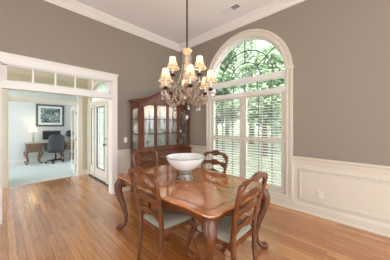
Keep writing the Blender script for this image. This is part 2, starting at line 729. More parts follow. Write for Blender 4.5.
# ---- cased opening: casing, jamb, transom sash
op = MB()
op.box((OX1, -.02, 0), (OX1 + .09, 0, OZ + .0)).box((OX0 - .09, -.02, 0), (OX0, 0, OZ))
op.box((OX0 - .09, -.02, OZ), (OX1 + .09, 0, OZ + .10))
op.box((OX0 - .10, -.03, OZ + .10), (OX1 + .10, 0, OZ + .118)).box((OX0 - .11, -.045, OZ + .118), (OX1 + .11, 0, OZ + .14))
op.box((OX1 + .07, -.03, 0), (OX1 + .09, 0, OZ + .1)).box((OX0 - .09, -.03, 0), (OX0 - .07, 0, OZ + .1))
op.box((OX1 - .018, -.005, 0), (OX1, .155, OZ)).box((OX0, -.005, 0), (OX0 + .018, .155, OZ)).box((OX0, -.005, OZ - .018), (OX1, .155, OZ))
op.box((OX1 - .02, .15, 0), (OX1 + .07, .165, OZ + .08)).box((OX0 - .07, .15, 0), (OX0 + .02, .165, OZ + .08)).box((OX0 - .07, .15, OZ), (OX1 + .07, .165, OZ + .1))
struct(op.build('trim_opening_casing', M['white']))
ts = MB()
ts.box((OX0, -.012, 2.0), (OX1, .12, 2.115))
ts.box((OX0, -.02, 2.09), (OX1, .13, 2.115))
ts.box((OX0 + .018, .03, 2.115), (OX0 + .07, .08, OZ)).box((OX1 - .075, .03, 2.115), (OX1 - .018, .08, OZ)).box((OX0, .03, 2.345), (OX1, .08, OZ - .01))
for i in range(1, 5):
    x = -3.43 + i * 1.475 / 5
    ts.box((x - .011, .035, 2.115), (x + .011, .075, 2.35))
struct(ts.build('trim_transom', M['white']))
struct(bx((OX0 + .02, .052, 2.11), (OX1 - .02, .056, 2.36)).build('window_2', M['glass']))

# ---- foyer: office-side wall, front-door wall
X_O0, X_O1 = -3.40, -1.95
w = MB()
w.box((XL, 2.19, 0), (X_O0, 2.33, HC)).box((X_O1, 2.19, 0), (-1.56, 2.33, HC)).box((X_O0, 2.19, 2.31), (X_O1, 2.33, HC))
struct(w.build('wall_foyer', M['foyer']))
w = MB()
w.box((XL, 2.33, 0), (X_O0, 2.345, 2.75)).box((X_O1, 2.33, 0), (-.9, 2.345, 2.75)).box((X_O0, 2.33, 2.31), (X_O1, 2.345, 2.75))
struct(w.build('wall_office_near', M['office']))
c = MB()
c.box((X_O1, 2.165, 0), (X_O1 + .09, 2.19, 2.31)).box((X_O0 - .09, 2.165, 0), (X_O0, 2.19, 2.31)).box((X_O0 - .09, 2.165, 2.31), (X_O1 + .09, 2.19, 2.41))
c.box((X_O0 - .1, 2.15, 2.41), (X_O1 + .1, 2.19, 2.43))
c.box((X_O1 - .02, 2.17, 0), (X_O1, 2.35, 2.31)).box((X_O0, 2.17, 0), (X_O0 + .02, 2.35, 2.31)).box((X_O0, 2.17, 2.29), (X_O1, 2.35, 2.31))
c.box((X_O0, 2.175, 2.03), (X_O1, 2.33, 2.125))
for i in range(1, 5):
    x = X_O0 + (X_O1 - X_O0) * i / 5
    c.box((x - .011, 2.22, 2.12), (x + .011, 2.26, 2.3))
struct(c.build('trim_office_casing', M['cream']))
struct(bx((X_O0, 2.238, 2.12), (X_O1, 2.242, 2.3)).build('window_3', M['glass']))
FX = -1.72        # inner face of the front-door wall
DC, DH = 1.20, .86     # door unit centre along y, half width
w = MB()
w.box((FX, DC + DH, 0), (FX + .16, 2.19, HC)).box((FX, .15, 0), (FX + .16, DC - DH, HC))
FZ = 2.09         # springing of the fanlight
FR, FH = .80, .47
nn = 24
w.box((FX, DC - DH, FZ), (FX + .16, DC - FR, HC)).box((FX, DC + FR, FZ), (FX + .16, DC + DH, HC))
for i in range(nn):
    a0, a1 = PI * i / nn, PI * (i + 1) / nn
    p0 = (DC + FR * math.cos(a0), FZ + FH * math.sin(a0))
    p1 = (DC + FR * math.cos(a1), FZ + FH * math.sin(a1))
    w.prism([(FX, p0[0], p0[1]), (FX, p1[0], p1[1]), (FX, p1[0], HC), (FX, p0[0], HC)], (.16, 0, 0))
struct(w.build('wall_front_door', M['foyer']))
b = MB()
b.box((FX - .018, DC + DH + .08, 0), (FX, 2.19, .14)).box((X_O1 + .09, 2.172, 0), (FX, 2.19, .14)).box((FX - .018, .15, 0), (FX, DC - DH - .08, .14))
struct(b.build('baseboard_foyer', M['cream']))

# front door unit: frame, sidelights, fanlight; the door leaf itself
d1 = bpy.data.objects.new('door_1', None)
COL.objects.link(d1)
struct(d1)
f = MB()
for sg in (1, -1):
    f.box((FX - .02, DC + sg * DH, 0), (FX, DC + sg * (DH + .08), FZ))
    f.box((FX - .005, DC + sg * .445, 0), (FX + .12, DC + sg * .495, FZ - .05))
    f.box((FX - .005, DC + sg * (DH - .035), 0), (FX + .12, DC + sg * DH, FZ - .05))
f.box((FX - .012, DC - DH, FZ - .09), (FX + .12, DC + DH, FZ + .01))
rp = [(FX - .02, DC + (FR + .0) * math.cos(PI * i / nn), FZ + FH * math.sin(PI * i / nn)) for i in range(nn + 1)]
ro = [(FX - .02, DC + (FR + .09) * math.cos(PI * i / nn), FZ + (FH + .09) * math.sin(PI * i / nn)) for i in range(nn + 1)]
f.strip(ro, rp, (.02, 0, 0))
f.build('door_frame', M['cream'], d1)
sd = MB()
for sg in (1, -1):
    a, e = DC + sg * .495, DC + sg * (DH - .035)
    sd.box((FX + .02, a, 0), (FX + .07, e, .32)).box((FX + .02, a, 1.93), (FX + .07, e, FZ - .09))
    sd.box((FX + .02, a, .32), (FX + .07, a + sg * .08, 1.93)).box((FX + .02, e, .32), (FX + .07, e - sg * .08, 1.93))
sd.build('sidelight_frame', M['cream'], d1)
sg_ = MB()
ld = MB()
for sg in (1, -1):
    a, e = DC + sg * .575, DC + sg * (DH - .115)
    sg_.box((FX + .04, a, .32), (FX + .046, e, 1.93))
    for q in (a, e):
        ld.box((FX + .018, q - .005, .32), (FX + .05, q + .005, 1.93))
    for zz in (.33, .72, 1.12, 1.52, 1.92):
        ld.box((FX + .018, min(a, e), zz - .008), (FX + .05, max(a, e), zz + .008))
fan = [(FX + .04, DC + FR * math.cos(PI * i / nn), FZ + FH * math.sin(PI * i / nn)) for i in range(nn + 1)]
sg_.prism(fan, (.005, 0, 0))
sg_.build('sidelight_glass', M['seeded'], d1)
ld.build('sidelight_leading', M['lead'], d1)
fm = MB()
for k in (.45,):
    fm.tube([(FX + .04, DC + FR * k * math.cos(PI * i / nn), FZ + FH * k * math.sin(PI * i / nn)) for i in range(nn + 1)], .012, 6)
for deg in (30, 60, 90, 120, 150):
    fm.tube([(FX + .04, DC + FR * q * math.cos(R(deg)), FZ + FH * q * math.sin(R(deg))) for q in (.45, 1)], .010, 6)
fm.build('fanlight_bars', M['white'], d1)
lf = MB()
lf.box((FX + .02, DC - .44, .02), (FX + .07, DC + .44, .30)).box((FX + .02, DC - .44, 1.93), (FX + .07, DC + .44, FZ - .09))
for sg in (1, -1):
    lf.box((FX + .02, DC + sg * .44, .30), (FX + .07, DC + sg * .27, 1.93))
lf.box((FX + .012, DC - .32, .08), (FX + .02, DC + .32, .10)).box((FX + .012, DC - .32, .24), (FX + .02, DC + .32, .26))
leaf = lf.build('door_leaf', M['cream'], d1)
bx((FX + .04, DC - .27, .30), (FX + .046, DC + .27, 1.93)).build('leaded_glass', M['seeded'], leaf)
ld = MB()
for q in (-.27, .27):
    ld.box((FX + .01, DC + q - .006, .30), (FX + .05, DC + q + .006, 1.93))
for zz in (.30, 1.93):
    ld.box((FX + .01, DC - .27, zz - .012), (FX + .05, DC + .27, zz + .012))
for q in (-.12, .12):
    ld.box((FX + .035, DC + q - .004, .30), (FX + .05, DC + q + .004, 1.93))
for i in range(8):
    zz = .45 + i * .19
    ld.box((FX + .035, DC - .27, zz - .003), (FX + .05, DC + .27, zz + .003))
ld.build('leading', M['lead'], leaf)
k = MB()
ky = DC - .375
k.lathe([(.0, 0), (.028, .0), (.028, .008), (.010, .012), (.010, .035), (.028, .045), (.030, .06), (.018, .075), (0, .078)], seg=14)
kn = k.build('door_knob', M['nickel'], leaf, loc=(FX + .02, ky, .96))
kn.rotation_euler = (0, R(-90), 0)
k2 = MB().lathe([(.0, 0), (.028, .0), (.028, .012), (.018, .02), (0, .02)], seg=14).build('deadbolt', M['nickel'], leaf, loc=(FX + .02, ky, 1.11))
k2.rotation_euler = (0, R(-90), 0)
struct(bx((FX - .03, DC - DH, 0), (FX + .16, DC + DH, .018)).build('trim_threshold', M['bronze']))

# ---- office shell
OYB = 5.72
struct(bx((XL, OYB, 0), (-.9, OYB + .1, 2.75)).build('wall_office_back', M['office']))
ow = MB()
ow.box((-1.05, 2.345, 0), (-.9, 3.0, 2.75)).box((-1.05, 4.4, 0), (-.9, OYB, 2.75)).box((-1.05, 3.0, 0), (-.9, 4.4, .5)).box((-1.05, 3.0, 2.2), (-.9, 4.4, 2.75))
struct(ow.build('wall_office_right', M['office']))
b = MB()
b.box((XL, OYB - .018, 0), (-1.05, OYB, .13)).box((XL, OYB - .012, .13), (-1.05, OYB, .15))
struct(b.build('baseboard_office', M['white']))
f = MB()
f.box((-1.07, 3.0, .5), (-.95, 3.05, 2.2)).box((-1.07, 4.35, .5), (-.95, 4.4, 2.2)).box((-1.07, 3.0, .45), (-.95, 4.4, .52)).box((-1.07, 3.0, 2.18), (-.95, 4.4, 2.24)).box((-1.0, 3.67, .5), (-.97, 3.73, 2.2))
struct(f.build('window_4', M['white']))


# french doors of the office, both standing open
def french_door(label, hinge, ang, group):
    t = thing('french_door', label, 'door', hinge, ang, group)
    wd, h, th = .70, 2.02, .036
    fr = MB()
    fr.box((0, -th / 2, .012), (.10, th / 2, h)).box((wd - .10, -th / 2, .012), (wd, th / 2, h)).box((.1, -th / 2, .012), (wd - .1, th / 2, .24)).box((.1, -th / 2, h - .11), (wd - .1, th / 2, h))
    fr.build('frame', M['white'], t, .003)
    bx((.1, -.003, .24), (wd - .1, .003, h - .11)).build('glass', M['glass'], t)
    for z in (.25, 1.02, 1.8):
        MB().tube([(-.006, -.022, z - .05), (-.006, -.022, z + .05)], .009, 8).build('hinge', M['nickel'], t)
    kn = MB().ball((wd - .05, .055, .96), .026).ball((wd - .05, -.055, .96), .026).tube([(wd - .05, -.05, .96), (wd - .05, .05, .96)], .010, 8)
    kn.build('door_knob', M['nickel'], t)
    return t


french_door('white glazed french door standing open at the right of the office doorway', (-1.995, 2.37, 0), R(85), None)
french_door('white glazed french door swung back at the left edge of the office doorway', (-3.43, 2.39, 0), R(95), None)

# ------------------------------------------------------------------ outdoors
struct(bx((-40, 6.0, -.6), (120, 120, -.5)).build('floor_lawn_far', M['grass']))
struct(bx((.16, -80, -.6), (120, 6.0, -.5)).build('floor_lawn', M['grass']))
struct(bx((FX + .16, .14, -.4), (.16, 5.9, -.02)).build('floor_porch', M['concrete']))


def tree(x, y, h, cr, mname, label, nleaf=2600, lz=.35, ls=.16):
    nleaf = int(nleaf * 1.5)
    rnd = random.Random(int(x * 31 + y * 17))
    t = thing('leafy_tree', label, 'tree', (x, y, -.5), 0, 'trees beyond the lawn')
    MB().tube([(0, 0, 0), (.05, .02, h * .3), (.0, .06, h * .6), (.05, 0, h * .85)], [.02 * h + .05, .016 * h + .04, .012 * h, .03], 10).build('trunk', M['bark'], t)
    b = MB()
    for k in range(7):
        a = k * 2.4
        z0 = h * (.3 + .07 * k)
        b.tube([(0, 0, z0), (cr * .4 * math.cos(a), cr * .4 * math.sin(a), z0 + h * .12), (cr * .8 * math.cos(a), cr * .8 * math.sin(a), z0 + h * .18)], [.05, .035, .015], 6)
    b.build('branch', M['bark'], t)
    vs, fs = [], []
    blobs = [(rnd.uniform(-.6, .6) * cr, rnd.uniform(-.6, .6) * cr, h * (lz + (.95 - lz) * (q_ + rnd.random()) / 30), cr * rnd.uniform(.35, .6)) for q_ in range(30)]
    for i in range(nleaf):
        bxx, by, bz, br_ = rnd.choice(blobs)
        d = Vector((rnd.gauss(0, 1), rnd.gauss(0, 1), rnd.gauss(0, .8))).normalized() * br_ * (rnd.random() ** .4)
        p = Vector((bxx, by, bz)) + d
        u = Vector((rnd.gauss(0, 1), rnd.gauss(0, 1), rnd.gauss(0, 1))).normalized()
        v = u.orthogonal().normalized()
        s = ls * rnd.uniform(.6, 1.3)
        k = len(vs)
        vs += [p - u * s, p + v * s * .5, p + u * s, p - v * s * .5]
        fs.append((k, k + 1, k + 2, k + 3))
    MB().add(vs, fs).build('foliage', M[mname], t)


TREES = [
    (8.0, 1.0, 7.6, 1.7, 'leaf', 'mid green tree seen at the right side of the arched window', 4000, .30),
    (8.4, 5.2, 9.6, 2.0, 'leaf', 'mid green tree seen at the left side of the arched window', 7000, .26),
    (14.2, 5.0, 12, 2.6, 'leaf_pale', 'pale green tree behind the middle of the arched window', 5200, .22),
    (12.2, 10.6, 12, 2.4, 'leaf_pale', 'pale green tree at the far left of the window view', 5200, .2),
    (13.5, -.6, 10.5, 2.0, 'leaf_pale', 'pale green tree at the far right of the window view', 3600, .2),
    (22.5, 3.6, 9.5, 2.8, 'leaf_dark', 'dark green tree far across the lawn, right of the middle', 3600, .12),
    (20.5, 12.2, 14.5, 3.0, 'leaf', 'tall green tree far across the lawn on the left', 5600, .12),
    (29, 8.0, 12, 3.4, 'leaf', 'tallest and most distant green tree across the lawn', 3600, .10),
]
for (x, y, h, cr, mn, lb, nl, lz) in TREES:
    tree(x, y, h, cr, mn, lb, nl, lz, .17)


# ------------------------------------------------------------------ plantation shutters
def shutter(label, y0, y1):
    """y0 nearer the corner; two louvred fields with a divider rail"""
    t = thing('plantation_shutter', label, 'shutter', (0, (y0 + y1) / 2, .215), 0, 'plantation shutters in the tall window')
    h = 1.87
    a = (y0 - y1) / 2
    sw = .072
    x0, x1 = .004, .036
    fr = MB()
    fr.box((x0, a, 0), (x1, a - sw, h)).box((x0, -a, 0), (x1, -a + sw, h))
    for z0, z1 in ((0, .115), (.915, .985), (1.80, h)):
        fr.box((x0, a - sw, z0), (x1, -a + sw, z1))
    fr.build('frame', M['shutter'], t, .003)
    for z0, z1 in ((.115, .915), (.985, 1.80)):
        lv = MB()
        n_ = round((z1 - z0) / .052)
        st = (z1 - z0) / n_
        for i in range(n_):
            z = z0 + st * (i + .5)
            vs = []
            L = a - sw - .002
            for yy in (-L, L):
                for k in range(10):
                    an = 2 * PI * k / 10
                    px_, pz = .033 * math.cos(an), .0062 * math.sin(an)
                    tl = R(10)
                    vs.append((.020 + px_ * math.cos(tl) - pz * math.sin(tl), yy, z + px_ * math.sin(tl) + pz * math.cos(tl)))
            fs = [(k, (k + 1) % 10, 10 + (k + 1) % 10, 10 + k) for k in range(10)]
            fs += [tuple(range(9, -1, -1)), tuple(range(10, 20))]
            lv.add(vs, fs)
        lv.build('louvers', M['white'], t)
        rod = MB().box((-.020, -.006, z0 + .03), (-.012, .006, z1 - .03))
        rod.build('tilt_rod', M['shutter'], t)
    for z in (.3, .95, 1.6):
        MB().tube([(-.002, (a - .004) * 1, z - .03), (-.002, (a - .004), z + .03)], .006, 8).build('hinge', M['cream'], t)
    return t


shutter('white louvred shutter filling the left half of the window, next to the far chair', WC + .845, WC + .002)
shutter('white louvred shutter filling the right half of the window, beside the wainscot', WC - .002, WC - .845)


# ------------------------------------------------------------------ dining table
def cabriole(mb, p, out, H, k=1., zt=None):
    """S-curved leg from the rail down to a scrolled foot; out: horizontal outward direction"""
    o = Vector((out[0], out[1], 0)).normalized()
    prof = [(1.0, 0, .040), (.93, .022, .046), (.84, .046, .049), (.74, .046, .044), (.60, .018, .035), (.45, -.022, .029), (.30, -.048, .023), (.18, -.050, .020), (.10, -.030, .020), (.055, .004, .023), (.028, .03, .027)]
    pts, rad = [], []
    for z, d, r in prof:
        pts.append(Vector((p[0], p[1], 0)) + o * d * k + Vector((0, 0, z * H)))
        rad.append(r * k)
    mb.tube(pts, rad, 10, up=(o.x, o.y, 0))
    # scroll under the toe
    c_ = Vector((p[0], p[1], 0)) + o * .040 * k + Vector((0, 0, .030 * k))
    sd_ = Vector((-o.y, o.x, 0))
    mb.tube([c_ - sd_ * .026 * k, c_ - sd_ * .018 * k, c_ + sd_ * .018 * k, c_ + sd_ * .026 * k], [.018 * k, .030 * k, .030 * k, .018 * k], 12)
    return mb


TX, TY = -1.85, -2.20
TA, TB = .555, .865
tb = thing('dining_table', 'wooden dining table with a scalloped edge and cabriole legs, under the chandelier', 'table', (TX, TY, 0))


def outline(a, b, inset=0.):
    P = []
    N = 24

    def off(t):        # serpentine edge: bowed middle, hollow before the corners
        return .022 * math.cos(t * PI * .5) - .016 * math.exp(-((abs(t) - .72) / .13) ** 2)
    a -= inset
    b -= inset
    for i in range(N):                       # +x side, going +y
        t = -1 + 2 * (i + .5) / N
        P.append((a + off(t), b * .93 * t))
    P.append((a * .985, b * .955))
    P.append((a * .93, b * .99))
    for i in range(N):
        t = 1 - 2 * (i + .5) / N
        P.append((a * .89 * t, b + off(t)))
    P.append((-a * .93, b * .99))
    P.append((-a * .985, b * .955))
    for i in range(N):
        t = 1 - 2 * (i + .5) / N
        P.append((-a - off(t), b * .93 * t))
    P.append((-a * .985, -b * .955))
    P.append((-a * .93, -b * .99))
    for i in range(N):
        t = -1 + 2 * (i + .5) / N
        P.append((a * .89 * t, -b - off(t)))
    P.append((a * .93, -b * .99))
    P.append((a * .985, -b * .955))
    return P


def slab(lay):
    """stack of (inset, z) outlines"""
    vs, fs = [], []
    m = None
    for ins, z in lay:
        o_ = outline(TA, TB, ins)
        m = len(o_)
        vs += [(x, y, z) for x, y in o_]
    for i in range(len(lay) - 1):
        for k in range(m):
            j_ = (k + 1) % m
            fs.append((i * m + k, i * m + j_, (i + 1) * m + j_, (i + 1) * m + k))
    fs.append(tuple(range(m - 1, -1, -1)))
    fs.append(tuple((len(lay) - 1) * m + k for k in range(m)))
    return vs, fs


MB().add(*slab([(.022, .726), (.010, .730), (.004, .738), (0, .746), (.002, .755), (.010, .760)])).build('tabletop', M['table_top'], tb)
# darker inlaid band following the edge
o1, o2 = outline(TA, TB, .075), outline(TA, TB, .085)
m_ = len(o1)
vs = [(x, y, .7602) for x, y in o1] + [(x, y, .7602) for x, y in o2] + [(x, y, .7606) for x, y in o1] + [(x, y, .7606) for x, y in o2]
fs = []
for k in range(m_):
    j_ = (k + 1) % m_
    fs += [(2 * m_ + k, 2 * m_ + j_, 3 * m_ + j_, 3 * m_ + k), (k, m_ + k, m_ + j_, j_)]
MB().add(vs, fs).build('inlay_band', M['table'], tb)
# scalloped aprons
for axis, s, half in (('x', 1, TB - .09), ('x', -1, TB - .09), ('y', 1, TA - .09), ('y', -1, TA - .09)):
    top, bot = [], []
    N = 32
    for i in range(N + 1):
        t = -1 + 2 * i / N
        zb = .640 - .030 * math.cos(t * PI) - .028 * abs(t) ** 6 + .012 * math.cos(t * PI * 3)
        q = half * t
        d_ = (TA - .055 if axis == 'x' else TB - .055) * s
        top.append((d_, q, .727) if axis == 'x' else (q, d_, .727))
        bot.append((d_, q, zb) if axis == 'x' else (q, d_, zb))
    MB().strip(top, bot, (-.024 * s, 0, 0) if axis == 'x' else (0, -.024 * s, 0)).build('apron', M['table'], tb)
for sx in (1, -1):
    for sy in (1, -1):
        lg = cabriole(MB(), (sx * (TA - .075), sy * (TB - .085)), (sx, sy), .728, 1.12)
        # carved block joining leg and aprons
        c_ = (sx * (TA - .08), sy * (TB - .09))
        lg.box((c_[0] - .045, c_[1] - .045, .60), (c_[0] + .045, c_[1] + .045, .727))
        for q in (-1, 0, 1):
            aa = math.atan2(sy, sx) + q * .5
            lg.tube([(c_[0] + .066 * math.cos(aa) * .9, c_[1] + .066 * math.sin(aa) * .9, .70), (c_[0] + .098 * math.cos(aa) * .9, c_[1] + .098 * math.sin(aa) * .9, .62), (c_[0] + .088 * math.cos(aa) * .9, c_[1] + .088 * math.sin(aa) * .9, .52)], [.008, .012, .004], 6)
        lg.build('leg', M['table'], tb)


# ------------------------------------------------------------------ dining chairs (local: facing +x)
def xback(z):
    tab = [(0, -.235), (.22, -.207), (.46, -.198), (.65, -.222), (.85, -.272), (1.05, -.325)]
    for (z0, x0), (z1, x1) in zip(tab, tab[1:]):
        if z <= z1:
            return x0 + (x1 - x0) * (z - z0) / (z1 - z0)
    return tab[-1][1]


def yback(z):
    tab = [(0, .175), (.46, .188), (.65, .206), (.80, .228), (.90, .236), (.96, .230), (1.0, .212)]
    for (z0, x0), (z1, x1) in zip(tab, tab[1:]):
        if z <= z1:
            return x0 + (x1 - x0) * (z - z0) / (z1 - z0)
    return tab[-1][1]


def make_chair(label):
    t = thing('dining_chair', label, 'chair')
    wd = M['chair']
    for s in (1, -1):
        zs = [0, .12, .24, .36, .46, .56, .66, .76, .84, .90, .945, .98]
        p = MB().tube([(xback(z), s * yback(z), z) for z in zs], [.017, .019, .021, .023, .024, .023, .022, .021, .021, .021, .022, .020], 10, up=(1, 0, 0))
        p.build('back_post', wd, t)
    N = 28

    def rail(name, zt, zb, half, th=.020):
        top, bot = [], []
        for i in range(N + 1):
            q = -1 + 2 * i / N
            a, b = zt(q), zb(q)
            hw = half
            top.append((xback(a) - th / 2 - .012 * (1 - q * q), hw * q, a))
            bot.append((xback(b) - th / 2 - .012 * (1 - q * q), hw * q, b))
        MB().strip(top, bot, (th, 0, 0)).build(name, wd, t)
    rail('crest_rail', lambda q: .998 + .040 * math.cos(q * PI / 2) ** .8 + .012 * math.cos(q * 2 * PI) - .030 * abs(q) ** 6,
         lambda q: .948 + .030 * math.cos(q * PI / 2) - .016 * math.cos(q * 2 * PI) - .035 * abs(q) ** 6, .222, .024)
    for z0 in (.835, .695, .560):
        hw = yback(z0) - .008
        rail('ladder_slat', lambda q: z0 + .028 + .034 * math.cos(q * PI / 2) + .010 * math.cos(q * 2 * PI),
             lambda q: z0 - .034 + .034 * math.cos(q * PI / 2) - .013 * math.cos(q * 2 * PI), hw, .016)
    # seat rails, scalloped below
    F0, F1, WR_, WF = -.195, .20, .185, .235
    for (p0, p1, nm) in (((F1, WF), (F1, -WF), 'seat_rail'), ((F0, WR_), (F1, WF), 'seat_rail'), ((F0, -WR_), (F1, -WF), 'seat_rail'), ((F0, WR_), (F0, -WR_), 'seat_rail')):
        top, bot = [], []
        for i in range(17):
            q = i / 16
            x, y = p0[0] + (p1[0] - p0[0]) * q, p0[1] + (p1[1] - p0[1]) * q
            top.append((x, y, .440))
            bot.append((x, y, .375 + .020 * math.sin(q * PI) - .008 * math.cos(q * 4 * PI)))
        dx, dy = p1[1] - p0[1], -(p1[0] - p0[0])
        L = math.hypot(dx, dy)
        nx, ny = dx / L, dy / L
        mx_, my_ = (p0[0] + p1[0]) / 2, (p0[1] + p1[1]) / 2
        if nx * mx_ + ny * my_ > 0:
            nx, ny = -nx, -ny
        MB().strip(top, bot, (nx * .022, ny * .022, 0)).build(nm, wd, t)
    for s in (1, -1):
        lg = cabriole(MB(), (F1 - .028, s * (WF - .028)), (1, s * .9), .44, .72)
        lg.build('front_leg', wd, t)
    # upholstered seat pad
    lay = [(0, .432), (.0, .452), (.008, .470), (.03, .484), (.07, .492), (.13, .496)]
    vs, fs = [], []
    m = 0
    for ins, z in lay:
        ring = []
        a0, a1, w0, w1 = F0 + .008 + ins, F1 - .004 - ins, WR_ - .004 - ins * .9, WF - .004 - ins
        cs = [(a1, w1), (a0, w0), (a0, -w0), (a1, -w1)]
        for i in range(4):
            c0, cn, cp = Vector(cs[i]), Vector(cs[(i + 1) % 4]), Vector(cs[i - 1])
            r = .035
            A_, B_ = c0 + (cp - c0).normalized() * r, c0 + (cn - c0).normalized() * r
            for k in range(5):
                q = k / 4
                ring.append(A_ * (1 - q) ** 2 + c0 * 2 * q * (1 - q) + B_ * q * q)
            for k in range(1, 5):      # points along the straight to keep faces even
                E_ = cn + (c0 - cn).normalized() * r
                ring.append(B_.lerp(E_, k / 5))
        m = len(ring)
        vs += [(v.x, v.y, z) for v in ring]
    for i in range(len(lay) - 1):
        for k in range(m):
            j_ = (k + 1) % m
            fs.append((i * m + k, i * m + j_, (i + 1) * m + j_, (i + 1) * m + k))
    fs.append(tuple(range(m - 1, -1, -1)))
    fs.append(tuple((len(lay) - 1) * m + k for k in range(m)))
    MB().add(vs, fs, True).build('seat_cushion', M['seat'], t)
    return t


CH = [
    ((-2.235, -2.29), 0, 'ladder-back wooden chair at the left side of the table, its back to the open floor'),
    ((-1.72, -1.31), -90, 'ladder-back wooden chair at the far end of the table, in front of the china cabinet'),
    ((-1.44, -2.12), 180, 'ladder-back wooden chair between the table and the shuttered window, behind the white bowl'),
    ((-1.955, -2.885), 90, 'ladder-back wooden chair at the near end of the table, next to the right-hand table leg'),
]
ch0 = make_chair(CH[0][2])
for i, ((x, y), a, lb) in enumerate(CH):
    c_ = ch0 if i == 0 else dup(ch0)
    c_.location = (x, y, 0)
    c_.rotation_euler = (0, 0, R(a))
    c_['label'] = lb
    c_['group'] = 'ladder-back chairs around the dining table'

# ------------------------------------------------------------------ pedestal bowl
bw = thing('pedestal_bowl', 'wide frosted white bowl on a pewter foot in the middle of the table', 'bowl', (TX + .0, TY + .01, .761))
MB().lathe([(.055, .105), (.068, .108), (.12, .128), (.172, .165), (.215, .215), (.240, .262), (.246, .292), (.240, .292), (.232, .262), (.208, .220), (.167, .172), (.118, .138), (.0, .122)], seg=48).build('bowl', M['bowl'], bw)
MB().lathe([(.242, .276), (.2475, .279), (.2485, .284), (.2475, .289), (.242, .290)], seg=48).build('rim_band', M['pewter'], bw)
MB().lathe([(.0, .0), (.104, .0), (.106, .012), (.098, .020), (.092, .030), (.078, .045), (.074, .062), (.076, .074), (.086, .084), (.090, .094), (.082, .104), (.062, .114), (.0, .118)], seg=32, scal=.03, nsc=8).build('pedestal', M['pewter'], bw)
for i in range(8):
    a_ = 2 * PI * i / 8
    MB().ball((.088 * math.cos(a_), .088 * math.sin(a_), .0145), .022, 8, (1, 1, .6)).build('pedestal_foot', M['bronze'], bw)

# ------------------------------------------------------------------ china cabinet
hx0, hx1 = -1.51, -.03
hd = .42
HCX = (hx0 + hx1) / 2
hw = (hx1 - hx0)
ct = thing('china_cabinet', 'dark wooden china cabinet with glazed doors and an arched top in the corner', 'cabinet', (HCX, -.035, 0))
X0, X1 = -hw / 2, hw / 2
wd = M['hutch']
BZ = .86
D0, D1 = -.015, -.50 + .035         # base depth (back, front)
U1 = -hd + .035                     # upper front
b = MB()
b.box((X0 + .0, D0, .09), (X1, D1 + .02, BZ - .03))
b.box((X0 - .0, D0, .0), (X1, D1 + .0, .10))
b.build('base_carcass', wd, ct, .004)
MB().box((X0 - .02, D0, BZ - .035), (X1 + .015, D1 - .015, BZ)).build('counter', wd, ct, .008)
dwid = (hw - .10) / 4
for i in range(4):
    a = X0 + .05 + dwid * i
    dr = bx((a + .008, D1 + .02, .66), (a + dwid - .008, D1 + .004, .805)).build('drawer', wd, ct, .004)
    p = MB()
    p.tube([(a + dwid / 2 - .045, D1 + .0, .735), (a + dwid / 2 - .040, D1 - .018, .728), (a + dwid / 2, D1 - .022, .722), (a + dwid / 2 + .040, D1 - .018, .728), (a + dwid / 2 + .045, D1 + .0, .735)], .005, 8)
    p.box((a + dwid / 2 - .055, D1 + .005, .722), (a + dwid / 2 - .035, D1 - .002, .750)).box((a + dwid / 2 + .035, D1 + .005, .722), (a + dwid / 2 + .055, D1 - .002, .750))
    p.build('pull', M['brass'], dr)
    do = MB()
    do.box((a + .008, D1 + .02, .13), (a + dwid - .008, D1 + .008, .64))
    do.box((a + .008, D1 + .008, .13), (a + .055, D1 + .0, .64)).box((a + dwid - .055, D1 + .008, .13), (a + dwid - .008, D1, .64)).box((a + .055, D1 + .008, .13), (a + dwid - .055, D1, .18)).box((a + .055, D1 + .008, .59), (a + dwid - .055, D1, .64))
    do = do.build('door', wd, ct, .003)
    MB().ball((a + (dwid - .03 if i % 2 == 0 else .03), D1 - .012, .42), .013).build('knob', M['brass'], do)
# upper case
UZ1 = 1.87
u = MB()
u.box((X0, D0, BZ), (X1, D0 - .012, 1.95))                                  # back board
u.box((X0, U1, BZ), (X0 + .085, U1 + .05, 1.95)).box((X1 - .06, U1, BZ), (X1, U1 + .05, 1.95))   # front pilasters
u.box((X0, D0 - .012, BZ), (X0 + .03, D0 - .06, 1.95)).box((X1 - .03, D0 - .012, BZ), (X1, D0 - .06, 1.95))
for a in ((X0, X0 + .03), (X1 - .03, X1)):                                   # side rails
    u.box((a[0], D0 - .05, BZ), (a[1], U1 + .02, BZ + .06)).box((a[0], D0 - .05, 1.80), (a[1], U1 + .02, 1.95))
u.box((X0, D0, 1.935), (X1, U1 + .005, 1.95))
u.box((X0 + .08, U1 + .005, BZ), (X1 - .05, U1 + .045, BZ + .05))
u.build('upper_carcass', wd, ct, .003)
MB().box((X0 + .03, D0 - .013, BZ + .01), (X1 - .03, D0 - .018, 1.93)).build('mirror_back', M['mirror'], ct)
for a in (X0 + .012, X1 - .016):
    bx((a, D0 - .06, BZ + .06), (a + .004, U1 + .05, 1.80)).build('side_glass', M['cab_glass'], ct)


def ptop(t):      # height of the swept pediment, t in -1..1
    a = abs(t)
    s = 1 - a
    return 1.955 + .265 * (s * s * (3 - 2 * s)) ** 1.0


